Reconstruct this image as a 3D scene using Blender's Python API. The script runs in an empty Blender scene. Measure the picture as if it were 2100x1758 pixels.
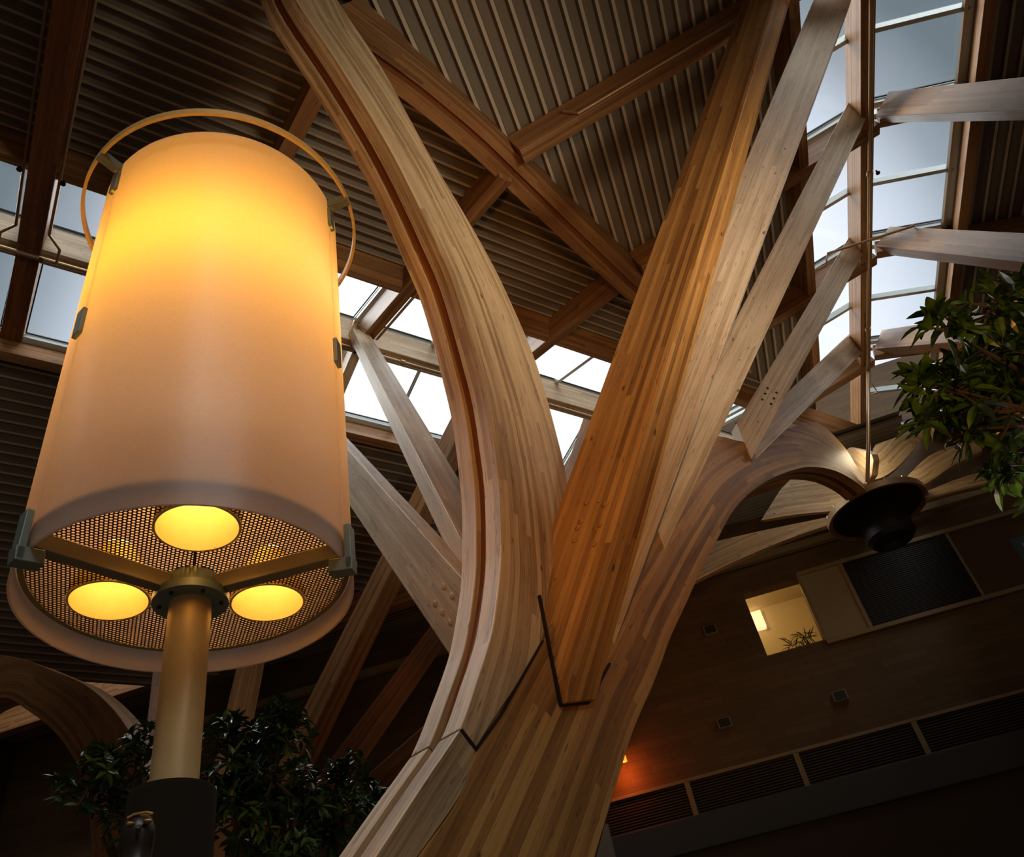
import bpy, random
import numpy as np
from math import *
from mathutils import Matrix, Vector

# ------------------------------------------------------------ camera model
F = 1700.0; CX, CY = 1050.0, 879.0
up = np.array([605.1-CX, 1098.2+CY, -F]); up /= np.linalg.norm(up)
hf = np.array([0, 0, -1.0]); hf = hf-up*(hf@up); hf /= np.linalg.norm(hf)
MC = np.array([np.cross(hf, up), hf, up])
CAM = np.array([0, 0, 1.6])
scene = bpy.context.scene
col = scene.collection
cd = bpy.data.cameras.new('camera'); cd.sensor_width = 36; cd.lens = 36*F/2100; cd.clip_end = 300
cam = bpy.data.objects.new('camera', cd); col.objects.link(cam)
m4 = Matrix([[*MC[i], CAM[i]] for i in range(3)]+[[0, 0, 0, 1]])
cam.matrix_world = m4; scene.camera = cam

def az(a): a = radians(a); return np.array([sin(a), cos(a), 0.])
Z = np.array([0, 0, 1.])
def nrm(v): v = np.asarray(v, float); return v/np.linalg.norm(v)
def ray(px, py): return nrm(MC@np.array([px-CX, -(py-CY), -F]))
def atz(px, py, z): r = ray(px, py); return CAM+r*(z-CAM[2])/r[2]
def atd(px, py, d): return CAM+ray(px, py)*d
def atpl(px, py, P, n): r = ray(px, py); return CAM+r*((P-CAM)@n)/(r@n)

# ------------------------------------------------------------ sky, exposure, large lights
w = bpy.data.worlds.new('sky'); scene.world = w; w.use_nodes = True
nt = w.node_tree; nt.nodes.clear()
out = nt.nodes.new('ShaderNodeOutputWorld'); bg = nt.nodes.new('ShaderNodeBackground')
tc = nt.nodes.new('ShaderNodeTexCoord'); dp = nt.nodes.new('ShaderNodeVectorMath'); dp.operation = 'DOT_PRODUCT'; cr = nt.nodes.new('ShaderNodeValToRGB')
dp.inputs[1].default_value = (sin(radians(0))*cos(radians(38)), cos(radians(38)), sin(radians(38)))      # brightest part of the cloud cover
nz = nt.nodes.new('ShaderNodeTexNoise'); nz.inputs['Scale'].default_value = 2.2; nz.inputs['Detail'].default_value = 2
ad = nt.nodes.new('ShaderNodeMath'); ad.operation = 'MULTIPLY_ADD'; ad.inputs[1].default_value = .03
nt.links.new(tc.outputs['Generated'], dp.inputs[0]); nt.links.new(tc.outputs['Generated'], nz.inputs['Vector'])
cr.color_ramp.elements[0].position = .60; cr.color_ramp.elements[0].color = (.10, .125, .15, 1)
cr.color_ramp.elements[1].position = .965; cr.color_ramp.elements[1].color = (1.0, 1.0, 1.0, 1)
for p_, c_ in ((.83, (.155, .19, .215)), (.868, (.33, .37, .42)), (.895, (.60, .65, .74)), (.925, (.86, .89, .98))):
    e = cr.color_ramp.elements.new(p_); e.color = (*c_, 1)
nt.links.new(nz.outputs[0], ad.inputs[0]); nt.links.new(dp.outputs['Value'], ad.inputs[2])
nt.links.new(ad.outputs[0], cr.inputs[0]); nt.links.new(cr.outputs[0], bg.inputs['Color'])
bg.inputs['Strength'].default_value = 1.15
nt.links.new(bg.outputs[0], out.inputs[0])
scene.view_settings.view_transform = 'Standard'; scene.view_settings.look = 'None'
scene.view_settings.exposure = 0.0; scene.view_settings.gamma = 1.0; scene.view_settings.use_curve_mapping = False

def sun(name, dirv, strength, angle, colr):
    l = bpy.data.lights.new(name, 'SUN'); l.energy = strength; l.angle = radians(angle); l.color = colr
    o = bpy.data.objects.new(name, l); col.objects.link(o)
    o.rotation_euler = Vector(dirv).to_track_quat('-Z', 'Y').to_euler(); return o
def spot(name, P, tgt, e, ang, blend, colr, rad=.3):
    l = bpy.data.lights.new(name, 'SPOT'); l.energy = e; l.spot_size = radians(ang); l.spot_blend = blend; l.color = colr; l.shadow_soft_size = rad
    o = bpy.data.objects.new(name, l); col.objects.link(o); o.location = P
    o.rotation_euler = (Vector(tgt)-Vector(P)).to_track_quat('-Z', 'Y').to_euler(); return o
def point(name, P, e, colr, rad=.08):
    l = bpy.data.lights.new(name, 'POINT'); l.energy = e; l.color = colr; l.shadow_soft_size = rad
    o = bpy.data.objects.new(name, l); col.objects.link(o); o.location = P; return o
# overcast daylight falling through the roof glazing
sun('daylight_from_ridge', (-.35, -.55, -1), 2.6, 50, (1.0, .98, .95))
sun('daylight_from_left', (.65, -.15, -.9), 4.2, 40, (1.0, .97, .93))
sun('daylight_from_front', (-.5, .62, -.85), 2.0, 40, (1.0, .97, .92))
# unseen fill spots, added to light the timber, roof and far wall
spot('fill_cool', (5.2, .2, 4.2), tuple(atd(1040, 480, 8.2)), 1300, 54, 1.0, (1.0, .90, .74), 1.0)
spot('fill_warm', (.8, -3.2, 1.4), tuple(atd(1210, 760, 8.0)), 980, 46, 1.0, (1.0, .43, .09), .4)
spot('fill_wall', (3.5, 8.5, 3.5), tuple(atd(1400, 1380, 18)), 90, 60, 1.0, (1.0, .66, .30), .3)
spot('fill_warm_left', (-3.6, .8, 1.4), tuple(atd(840, 420, 9.5)), 420, 36, 1.0, (1.0, .40, .08), .3)
spot('fill_roof', (5.5, 2.0, 1.8), tuple(atd(1130, 400, 12)), 430, 52, 1.0, (1.0, .78, .54), .4)
spot('fill_high', (2.5, 3.0, 3.0), tuple(atd(1620, 640, 12)), 240, 42, 1.0, (1.0, .80, .56), .4)
spot('fill_back_left', (-3.5, 7.5, 5.5), tuple(atd(850, 1050, 12)), 200, 52, 1.0, (1.0, .84, .64), .5)

# ------------------------------------------------------------ helpers
WPOS = {}
class MB:
    def __init__(s): s.v = []; s.f = []; s.uv = []
    def quad(s, pts, uvs=None):
        b = len(s.v); s.v += [tuple(map(float, p)) for p in pts]; s.f.append(tuple(range(b, b+len(pts))))
        s.uv += list(uvs) if uvs else [(0, 0)]*len(pts)
    def box8(s, c, uo=(0, 0), L=None):
        # c: 8 corners, 0-3 start loop, 4-7 end loop
        c = [np.asarray(x, float) for x in c]; L = np.linalg.norm(c[4]-c[0]); u = uo[0]
        for i in range(4):
            j = (i+1) % 4; wd = np.linalg.norm(c[j]-c[i])
            s.quad([c[i], c[j], c[4+j], c[4+i]], [(u, uo[1]), (u+wd, uo[1]), (u+wd, uo[1]+L), (u, uo[1]+L)]); u += wd
        wd = np.linalg.norm(c[1]-c[0]); h = np.linalg.norm(c[2]-c[1])
        s.quad([c[3], c[2], c[1], c[0]], [(u, 0), (u+wd, 0), (u+wd, h*.2), (u, h*.2)])
        s.quad([c[4], c[5], c[6], c[7]], [(u, 0), (u+wd, 0), (u+wd, h*.2), (u, h*.2)])
    def bar(s, A, B, wd, h, up_=Z, uo=(0, 0)):
        A = np.asarray(A, float); B = np.asarray(B, float); a = nrm(B-A); x = nrm(np.cross(a, up_)); y = np.cross(x, a)
        k = [x*wd/2*i+y*h/2*j for i, j in ((-1, -1), (1, -1), (1, 1), (-1, 1))]
        s.box8([A+q for q in k]+[B+q for q in k], uo)
    def tube(s, pts, r, n=10, cap=True):
        pts = [np.asarray(p, float) for p in pts]; rr = r if hasattr(r, '__len__') else [r]*len(pts); rings = []
        ref = None
        for i, p in enumerate(pts):
            d = nrm((pts[min(i+1, len(pts)-1)]-pts[max(i-1, 0)]))
            if ref is None: ref = nrm(np.cross(d, Z if abs(d[2]) < .9 else [1, 0, 0]))
            x = nrm(ref-d*(ref@d)); y = np.cross(d, x); ref = x
            rings.append([p+rr[i]*(x*cos(2*pi*k/n)+y*sin(2*pi*k/n)) for k in range(n)])
        b = len(s.v)
        for rg in rings: s.v += [tuple(q) for q in rg]
        for i in range(len(rings)-1):
            for k in range(n):
                k2 = (k+1) % n; s.f.append((b+i*n+k, b+i*n+k2, b+(i+1)*n+k2, b+(i+1)*n+k)); s.uv += [(k/n, i), ((k+1)/n, i), ((k+1)/n, i+1), (k/n, i+1)]
        if cap:
            s.f.append(tuple(b+k for k in range(n))[::-1]); s.uv += [(0, 0)]*n
            e_ = b+(len(rings)-1)*n; s.f.append(tuple(e_+k for k in range(n))); s.uv += [(0, 0)]*n
    def lathe(s, prof, c=(0, 0, 0), n=48, a0=0, a1=2*pi, closed=False):
        full = abs(a1-a0-2*pi) < 1e-6; m = n if full else n+1; b = len(s.v); c = np.asarray(c, float)
        for r, z in prof:
            for k in range(m):
                a = a0+(a1-a0)*k/n; s.v.append((c[0]+r*cos(a), c[1]+r*sin(a), c[2]+z))
        P = len(prof)
        for i in range(P if closed else P-1):
            i2 = (i+1) % P
            for k in range(n):
                k2 = (k+1) % m; s.f.append((b+i*m+k, b+i*m+k2, b+i2*m+k2, b+i2*m+k)); s.uv += [(k/n, i), ((k+1)/n, i), ((k+1)/n, i+1), (k/n, i+1)]
        if closed and not full:
            s.f.append(tuple(b+i*m for i in range(P))); s.uv += [(0, 0)]*P
            s.f.append(tuple(b+i*m+n for i in range(P))[::-1]); s.uv += [(0, 0)]*P
    def build(s, name, mat, parent=None, smooth=False, bevel=0, merge=False):
        me = bpy.data.meshes.new(name)
        ctr = np.mean(np.array(s.v), axis=0) if parent is None else np.zeros(3)
        par = WPOS[parent.name] if parent is not None else ctr
        me.from_pydata([tuple(np.array(q)-par) for q in s.v], [], s.f)
        ul = me.uv_layers.new(name='UVMap')
        ul.data.foreach_set('uv', [x for p in s.uv for x in p])
        me.materials.append(mat)
        import bmesh
        bm = bmesh.new(); bm.from_mesh(me)
        if merge or bevel or smooth: bmesh.ops.remove_doubles(bm, verts=bm.verts, dist=1e-4)
        bmesh.ops.recalc_face_normals(bm, faces=bm.faces)
        bm.to_mesh(me); bm.free()
        o = bpy.data.objects.new(name, me); col.objects.link(o)
        if parent is not None: o.parent = parent; WPOS[o.name] = np.array(par)
        else: o.location = tuple(par)
        WPOS[o.name] = np.array(par)
        if smooth:
            for p in me.polygons: p.use_smooth = True
            md = o.modifiers.new('edge', 'EDGE_SPLIT'); md.split_angle = radians(40)
        if bevel:
            md = o.modifiers.new('bevel', 'BEVEL'); md.width = bevel; md.segments = 2; md.limit_method = 'ANGLE'; md.angle_limit = radians(40)
        return o
def tag(o, label=None, cat=None, group=None, kind=None):
    if label: o['label'] = label
    if cat: o['category'] = cat
    if group: o['group'] = group
    if kind: o['kind'] = kind
    return o
def thing(name, loc, label, cat, group=None):
    o = bpy.data.objects.new(name, None); col.objects.link(o); o.location = tuple(map(float, loc))
    WPOS[o.name] = np.array(loc, float)
    return tag(o, label, cat, group)

# ------------------------------------------------------------ materials
def newmat(name):
    m = bpy.data.materials.new(name); m.use_nodes = True; t = m.node_tree
    return m, t, t.nodes['Principled BSDF']
def plain(name, c, rough=.6, metal=0, bump=0, spec=.5, bscale=40):
    m, t, b = newmat(name); b.inputs['Base Color'].default_value = (*c, 1); b.inputs['Roughness'].default_value = rough
    b.inputs['Metallic'].default_value = metal; b.inputs['Specular IOR Level'].default_value = spec
    n = t.nodes.new('ShaderNodeTexNoise'); n.inputs['Scale'].default_value = bscale; n.inputs['Detail'].default_value = 4
    tcn = t.nodes.new('ShaderNodeTexCoord'); t.links.new(tcn.outputs['Object'], n.inputs['Vector'])
    mx = t.nodes.new('ShaderNodeMix'); mx.data_type = 'RGBA'; mx.inputs[0].default_value = .5
    r = t.nodes.new('ShaderNodeMapRange'); r.inputs['To Min'].default_value = 0; r.inputs['To Max'].default_value = .35
    t.links.new(n.outputs[0], r.inputs['Value']); t.links.new(r.outputs[0], mx.inputs[0])
    mx.inputs[6].default_value = (*c, 1); mx.inputs[7].default_value = (*[x*.6 for x in c], 1)
    t.links.new(mx.outputs[2], b.inputs['Base Color'])
    if bump:
        bp = t.nodes.new('ShaderNodeBump'); bp.inputs['Strength'].default_value = bump; bp.inputs['Distance'].default_value = .01
        t.links.new(n.outputs[0], bp.inputs['Height']); t.links.new(bp.outputs[0], b.inputs['Normal'])
    return m
def wood(name, c0, c1, c2, lam=.042, knot=1.0, contrast=1.0):
    """glued laminated timber: UV u runs across the laminations, v along the grain (metres)"""
    m, t, b = newmat(name); N = t.nodes.new; K = t.links.new
    uv = N('ShaderNodeUVMap'); sp = N('ShaderNodeSeparateXYZ'); K(uv.outputs[0], sp.inputs[0])
    oi = N('ShaderNodeObjectInfo')
    def mth(op, a=None, b_=None, c_=None):
        n = N('ShaderNodeMath'); n.operation = op
        for i, x in enumerate((a, b_, c_)):
            if x is None: continue
            if isinstance(x, (int, float)): n.inputs[i].default_value = x
            else: K(x, n.inputs[i])
        return n.outputs[0]
    rnd = mth('MULTIPLY', oi.outputs['Random'], 37.0)
    li = mth('FLOOR', mth('DIVIDE', sp.outputs['X'], lam))
    cb = N('ShaderNodeCombineXYZ'); K(li, cb.inputs[0]); K(rnd, cb.inputs[1])
    wn = N('ShaderNodeTexWhiteNoise'); K(cb.outputs[0], wn.inputs['Vector'])
    seg = mth('FLOOR', mth('MULTIPLY_ADD', sp.outputs['Y'], .38, mth('MULTIPLY', wn.outputs[0], 9.0)))
    cb2 = N('ShaderNodeCombineXYZ'); K(li, cb2.inputs[0]); K(seg, cb2.inputs[1]); K(rnd, cb2.inputs[2])
    wn2 = N('ShaderNodeTexWhiteNoise'); K(cb2.outputs[0], wn2.inputs['Vector'])
    # grain
    cg = N('ShaderNodeCombineXYZ'); K(mth('MULTIPLY', sp.outputs['X'], 85.0), cg.inputs[0]); K(mth('MULTIPLY', sp.outputs['Y'], 1.5), cg.inputs[1]); K(mth('ADD', rnd, wn2.outputs[0]), cg.inputs[2])
    gr = N('ShaderNodeTexNoise'); gr.inputs['Scale'].default_value = 1.0; gr.inputs['Detail'].default_value = 6; gr.inputs['Roughness'].default_value = .7; gr.inputs['Distortion'].default_value = .6
    K(cg.outputs[0], gr.inputs['Vector'])
    # broad tone
    cbv = N('ShaderNodeCombineXYZ'); K(mth('MULTIPLY', sp.outputs['X'], 3.0), cbv.inputs[0]); K(mth('MULTIPLY', sp.outputs['Y'], .9), cbv.inputs[1]); K(rnd, cbv.inputs[2])
    br = N('ShaderNodeTexNoise'); br.inputs['Scale'].default_value = 1.3; br.inputs['Detail'].default_value = 3; K(cbv.outputs[0], br.inputs['Vector'])
    mixv = mth('ADD', mth('MULTIPLY', wn2.outputs[0], .62*contrast), mth('ADD', mth('MULTIPLY', gr.outputs[0], .75), mth('MULTIPLY', br.outputs[0], .35)))
    mixv = mth('SUBTRACT', mixv, .34)
    rp = N('ShaderNodeValToRGB'); rp.color_ramp.elements[0].color = (*c0, 1); rp.color_ramp.elements[0].position = .10
    rp.color_ramp.elements[1].color = (*c2, 1); rp.color_ramp.elements[1].position = .95
    e_ = rp.color_ramp.elements.new(.45); e_.color = (*c1, 1); K(mixv, rp.inputs[0])
    # dark fine streaks (checks)
    cs = N('ShaderNodeCombineXYZ'); K(mth('MULTIPLY', sp.outputs['X'], 70.0), cs.inputs[0]); K(mth('MULTIPLY', sp.outputs['Y'], 7.0), cs.inputs[1]); K(rnd, cs.inputs[2])
    st = N('ShaderNodeTexNoise'); st.inputs['Scale'].default_value = 1.0; st.inputs['Detail'].default_value = 2; K(cs.outputs[0], st.inputs['Vector'])
    sm = N('ShaderNodeMapRange'); sm.inputs['From Min'].default_value = .64; sm.inputs['From Max'].default_value = .74; sm.inputs['To Max'].default_value = .62; K(st.outputs[0], sm.inputs['Value'])
    # knots
    ck = N('ShaderNodeCombineXYZ'); K(mth('MULTIPLY', sp.outputs['X'], 9.0), ck.inputs[0]); K(mth('MULTIPLY', sp.outputs['Y'], 4.6), ck.inputs[1]); K(rnd, ck.inputs[2])
    vo = N('ShaderNodeTexVoronoi'); vo.inputs['Scale'].default_value = 1.0; K(ck.outputs[0], vo.inputs['Vector'])
    sc = N('ShaderNodeSeparateColor'); K(vo.outputs['Color'], sc.inputs[0])
    rad = mth('MULTIPLY', mth('GREATER_THAN', sc.outputs[0], .62), mth('MULTIPLY_ADD', sc.outputs[1], .11, .05))
    kn = N('ShaderNodeMapRange'); K(mth('SUBTRACT', rad, vo.outputs['Distance']), kn.inputs['Value']); kn.inputs['From Min'].default_value = -.01; kn.inputs['From Max'].default_value = .06; kn.inputs['To Max'].default_value = .75*knot
    # lamination glue line
    fr = mth('FRACT', mth('DIVIDE', sp.outputs['X'], lam)); gl = mth('MULTIPLY', mth('LESS_THAN', fr, .05), .22)
    dk = mth('MAXIMUM', mth('MAXIMUM', sm.outputs[0], kn.outputs[0]), gl)
    mx = N('ShaderNodeMix'); mx.data_type = 'RGBA'; K(dk, mx.inputs[0]); K(rp.outputs[0], mx.inputs[6]); mx.inputs[7].default_value = (.045, .022, .010, 1)
    K(mx.outputs[2], b.inputs['Base Color']); b.inputs['Roughness'].default_value = .48; b.inputs['Specular IOR Level'].default_value = .35
    bp = N('ShaderNodeBump'); bp.inputs['Strength'].default_value = .35; bp.inputs['Distance'].default_value = .004
    K(mth('SUBTRACT', gr.outputs[0], dk), bp.inputs['Height']); K(bp.outputs[0], b.inputs['Normal'])
    return m
W_HONEY = wood('honey_glulam', (.15, .062, .016), (.41, .195, .052), (.68, .38, .115), contrast=.8)
W_LIMB = wood('lit_golden_glulam', (.24, .14, .06), (.60, .43, .24), (.84, .69, .46), lam=.036, contrast=.45, knot=1)  # paler copy of the trunk timber, light put into its colour
W_LIT_PALE = wood('lit_pale_glulam', (.34, .235, .135), (.68, .53, .36), (.88, .76, .57), contrast=.32, knot=1)  # palest copy of the timber, cool daylight put into its colour
W_RED = wood('shaded_red_glulam', (.10, .035, .012), (.24, .085, .026), (.40, .16, .05), contrast=.5, knot=.5)  # dark copy of the timber, shade of the grooves put into its colour
W_ROOF = wood('roof_glulam', (.14, .06, .02), (.33, .16, .06), (.50, .28, .11), contrast=.5, knot=.6)
DECK, t_, b_ = newmat('lit_rib_steel_deck')       # light on the rib crests is put into the colour, flats stay darker
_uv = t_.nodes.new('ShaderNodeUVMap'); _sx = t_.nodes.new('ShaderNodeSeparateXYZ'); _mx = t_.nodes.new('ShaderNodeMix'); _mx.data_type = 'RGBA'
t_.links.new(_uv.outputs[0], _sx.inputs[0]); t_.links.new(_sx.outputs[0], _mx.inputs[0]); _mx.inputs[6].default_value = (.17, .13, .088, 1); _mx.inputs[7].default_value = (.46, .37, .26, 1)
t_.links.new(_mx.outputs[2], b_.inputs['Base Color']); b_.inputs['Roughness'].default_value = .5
ALU = plain('grey_aluminium', (.58, .66, .68), .4, .2)
GASKET = plain('dark_gasket', (.03, .035, .035), .5)
STEEL = plain('dark_steel', (.035, .03, .025), .45, .6)
BRASS = plain('copper_sprinkler_pipe', (.50, .33, .17), .38, .55)
GREENGREY = plain('grey_green_paint', (.20, .24, .20), .45, .2)
POSTM = plain('grey_beige_paint', (.62, .46, .22), .36, .1)
LEAFBASE = None
def glassmat():
    m, t, b = newmat('skylight_glass'); t.nodes.remove(b); N = t.nodes.new
    tr = N('ShaderNodeBsdfTransparent'); tr.inputs[0].default_value = (.93, .97, .99, 1)
    gl = N('ShaderNodeBsdfGlossy'); gl.inputs['Roughness'].default_value = .08; mx = N('ShaderNodeMixShader'); mx.inputs[0].default_value = .05
    t.links.new(tr.outputs[0], mx.inputs[1]); t.links.new(gl.outputs[0], mx.inputs[2]); t.links.new(mx.outputs[0], t.nodes['Material Output'].inputs[0]); return m
GLASS = glassmat()

# ------------------------------------------------------------ timber builders
STR = {}
def strut(name, L, R, d, parent, mat, A=None, tilt=0, thick=.18, uo=None, ext0=0, ext1=0, lref=(-1., 0, 0)):
    """straight squared timber. L,R (,A) = pixel pairs ((x,y) low end, (x,y) high end); d = distances of both ends"""
    c0 = np.array(A[0] if A else np.mean([L[0], R[0]], axis=0)); c1 = np.array(A[1] if A else np.mean([L[1], R[1]], axis=0))
    P0 = atd(*c0, d[0]); P1 = atd(*c1, d[1]); a = nrm(P1-P0); mid = (P0+P1)/2
    c = CAM-mid; c = nrm(c-a*(c@a)); lf = nrm(np.cross(c, a))      # to camera, image-left
    if lf@(MC@np.array(lref)) < 0: lf = -lf
    t = radians(tilt); n1 = cos(t)*c+sin(t)*lf; n2 = sin(t)*c-cos(t)*lf
    if A:
        l0, l1 = atpl(*L[0], P0, n1), atpl(*L[1], P1, n1); r0, r1 = atpl(*R[0], P0, n2), atpl(*R[1], P1, n2)
        w1 = (np.linalg.norm(l0-P0-a*((l0-P0)@a))+np.linalg.norm(l1-P1-a*((l1-P1)@a)))/2
        w2 = (np.linalg.norm(r0-P0-a*((r0-P0)@a))+np.linalg.norm(r1-P1-a*((r1-P1)@a)))/2
        q0, q1 = P0-a*ext0, P1+a*ext1
        s1 = nrm(l0-P0-a*((l0-P0)@a))*w1; s2 = nrm(r0-P0-a*((r0-P0)@a))*w2
        cs = [q0, q0+s1, q0+s1+s2, q0+s2, q1, q1+s1, q1+s1+s2, q1+s2]
    else:
        l0, l1, r0, r1 = atpl(*L[0], P0, n1), atpl(*L[1], P1, n1), atpl(*R[0], P0, n1), atpl(*R[1], P1, n1)
        q0, q1, q2, q3 = l0-a*ext0, r0-a*ext0, l1+a*ext1, r1+a*ext1
        cs = [q0, q1, q1-n1*thick, q0-n1*thick, q2, q3, q3-n1*thick, q2-n1*thick]; w1 = np.linalg.norm(l0-r0); w2 = np.linalg.norm(l1-r1)
    0 and print('STRUT', name, 'len %.1f w %.2f %.2f z %.1f-%.1f' % (np.linalg.norm(P1-P0), w1, w2, P0[2], P1[2]))
    m = MB(); uo = uo or (random.random()*5, random.random()*5)
    # subdivide ends so the uv stays regular
    m.box8(cs, uo); o = m.build(name, mat, parent, bevel=.006); STR[o.name] = (P0, n1); return o
def bolts(o, pts, r=.022, parent=None, mat=None):
    P0, n1 = STR[o.name]
    for p in pts:
        q = atpl(*p, P0, n1); m = MB(); m.tube([q-n1*.01, q+n1*.010, q+n1*.015], [r, r, r*.55], 12); m.build('bolt_head', mat or BRASS, o)

def catmull(P, n):
    P = np.array(P, float); o = []
    for i in range(len(P)-1):
        a, b, c, d = P[max(i-1, 0)], P[i], P[i+1], P[min(i+2, len(P)-1)]
        if i == 0: a = 2*b-c
        if i == len(P)-2: d = 2*c-b
        for k in range(n):
            s = k/n; o.append(.5*((2*b)+(-a+c)*s+(2*a-5*b+4*c-d)*s*s+(-a+3*b-3*c+d)*s**3))
    o.append(P[-1]); return np.array(o)
def ribbon(pairs, P, n, layers, name, mats, parent, cols=6, sub=5, pts3=None, uo=(0, 0), smoothc=True):
    """plate in the plane (P,n): pairs of 3D/pixel points on both edges, extruded to the layers [(t0,t1,inset)]"""
    A = [atpl(*a, P, n) if len(a) == 2 else np.array(a) for a, b in pairs]; B = [atpl(*b, P, n) if len(b) == 2 else np.array(b) for a, b in pairs]
    A = catmull(A, sub); B = catmull(B, sub)
    obs = []
    for (t0, t1, inset), mat, nm in zip(layers, mats, name):
        m = MB(); L = 0; prev = None; rows = []
        SA = np.concatenate([[0], np.cumsum(np.linalg.norm(np.diff(A, axis=0), axis=1))])
        def near(q):
            D = A[1:]-A[:-1]; tt = np.clip(((q-A[:-1])*D).sum(1)/(D*D).sum(1), 0, 1); pp = A[:-1]+D*tt[:, None]
            dd = np.linalg.norm(q-pp, axis=1); j = dd.argmin(); return (dd[j]+uo[0], SA[j]+tt[j]*np.linalg.norm(D[j]))
        for i in range(len(A)):
            a, b = A[i], B[i]; d = nrm(b-a); a_ = a+d*inset; b_ = b-d*inset
            if i: L += np.linalg.norm(A[i]-A[i-1])
            rows.append(([a_+(b_-a_)*k/cols for k in range(cols+1)], L, [inset+np.linalg.norm(b_-a_)*k/cols for k in range(cols+1)]))
        for i in range(len(rows)-1):
            r, q = rows[i], rows[i+1]
            for k in range(cols):
                u = [near(r[0][k]), near(r[0][k+1]), near(q[0][k+1]), near(q[0][k])]
                m.quad([r[0][k]-n*t0, r[0][k+1]-n*t0, q[0][k+1]-n*t0, q[0][k]-n*t0], u)
                m.quad([r[0][k]-n*t1, q[0][k]-n*t1, q[0][k+1]-n*t1, r[0][k+1]-n*t1], [u[0], u[3], u[2], u[1]])
            for k, sg in ((0, 1), (cols, -1)):
                m.quad([r[0][k]-n*t0, q[0][k]-n*t0, q[0][k]-n*t1, r[0][k]-n*t1], [(7+t0, r[1]), (7+t0, q[1]), (7+t1, q[1]), (7+t1, r[1])])
        for r in (rows[0], rows[-1]):
            for k in range(cols):
                m.quad([r[0][k]-n*t0, r[0][k+1]-n*t0, r[0][k+1]-n*t1, r[0][k]-n*t1], [(r[2][k], 3), (r[2][k+1], 3), (r[2][k+1], 3.1), (r[2][k], 3.1)])
        obs.append(m.build(nm, mat, parent, bevel=.006 if inset == 0 else 0, merge=True))
    return obs

# ------------------------------------------------------------ roof frame of reference
H = 12.5
aM, aR = 51.0, 10.5
dM, dL, dR, nR = az(aM), az(aM-90), az(aR), az(aR+90)
pL, pR = radians(17), radians(15.5)
hubM = atz(715, 670, H); M0 = hubM@dL                       # ridge M: points with p.dL = M0, z = H
ridR = atz(1780, 235, H); R0 = ridR@nR                      # ridge R: points with p.nR = R0, z = H
class Plane:
    def __init__(s, O, d, v, pitch):                        # d: horizontal rib direction, v: horizontal direction of rise
        s.O = np.array(O, float); s.d = d; s.v = v*cos(pitch)+Z*sin(pitch); s.n = nrm(np.cross(s.d, s.v))
        if s.n[2] < 0: s.n = -s.n
    def pt(s, u, v, h=0): return s.O+s.d*u+s.v*v+s.n*h
    def uv(s, p): q = np.asarray(p)-s.O; return q@s.d, q@s.v
    def px(s, x, y): return s.uv(atpl(x, y, s.O, s.n))
PLN = Plane(hubM, dM, dL, pL)                               # near side of ridge M (v<0 towards the viewer)
PRN = Plane(ridR, dR, nR, pR)                               # left side of ridge R (v<0 to the left)
PRF = Plane(ridR, dR, -nR, pR)                              # right side of ridge R (v<0 to the right)
PMF = Plane(hubM, dM, -dL, pL)                              # far side of ridge M (v<0 away)
# hip line L lies in PLN
uH = PLN.px(90, 380)[0]

def clip(poly, cl):
    for P, n in cl:
        o = []
        for i in range(len(poly)):
            a, b = poly[i-1], poly[i]; da, db = (a-P)@n, (b-P)@n
            if da >= 0: o.append(a)
            if da*db < 0: o.append(a+(b-a)*da/(da-db))
        poly = o
        if len(poly) < 3: return None
    return poly
def deck(name, pl, ur, vr, cl, parent=None):
    m = MB(); pit = .2; v = vr[0]
    prof = [(0, .06), (.118, .06), (.134, 0), (.176, 0), (.2, .06)]
    while v < vr[1]:
        for (a, ha), (b, hb) in zip(prof[:-1], prof[1:]):
            q = [pl.pt(ur[0], v+a, ha), pl.pt(ur[1], v+a, ha), pl.pt(ur[1], v+b, hb), pl.pt(ur[0], v+b, hb)]
            q = clip(q, cl)
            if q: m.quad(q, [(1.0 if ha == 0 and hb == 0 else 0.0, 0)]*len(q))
        v += pit
    # upper skin that keeps daylight out
    q = clip([pl.pt(ur[0], vr[0], .16), pl.pt(ur[1], vr[0], .16), pl.pt(ur[1], vr[1]+.05, .16), pl.pt(ur[0], vr[1]+.05, .16)], cl)
    if q: m.quad(q)
    return tag(m.build(name, DECK, parent), kind='structure')

# valley between PLN and PRN
vd = nrm(np.cross(PLN.n, PRN.n)); vd = vd if vd[2] > 0 else -vd
VX = np.linalg.solve(np.array([PLN.n, PRN.n, Z]), [PLN.n@hubM, PRN.n@ridR, 11.5])
vh = nrm([vd[0], vd[1], 0]); vn = np.array([vh[1], -vh[0], 0])   # horizontal, towards R
print('valley az', degrees(atan2(vh[0], vh[1])), 'pitch', degrees(asin(vd[2])))
aM2 = -100.0
CURB = 1.80; CURBR = 1.35
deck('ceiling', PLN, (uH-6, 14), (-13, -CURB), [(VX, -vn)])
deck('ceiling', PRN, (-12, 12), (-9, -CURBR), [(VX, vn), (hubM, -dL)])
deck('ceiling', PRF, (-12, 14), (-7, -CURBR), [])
# far side: valley 2 and the rising bay behind it
X2 = atpl(750, 1215, PMF.O, PMF.n); d2 = az(100); v2 = az(10)
PD2 = Plane(X2, d2, v2, radians(10))
WD = 17.2; wn = -az(8)                                            # far wall: normal towards the viewer
WP = az(8)*WD+np.array([0, 0, 5.])
print('X2', X2, 'wall dist at X2', X2@az(8))
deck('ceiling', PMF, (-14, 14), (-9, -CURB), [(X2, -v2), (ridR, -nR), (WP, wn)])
deck('ceiling', PD2, (-14, 14), (.05, 8), [(WP, wn), (ridR, -nR)])

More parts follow.
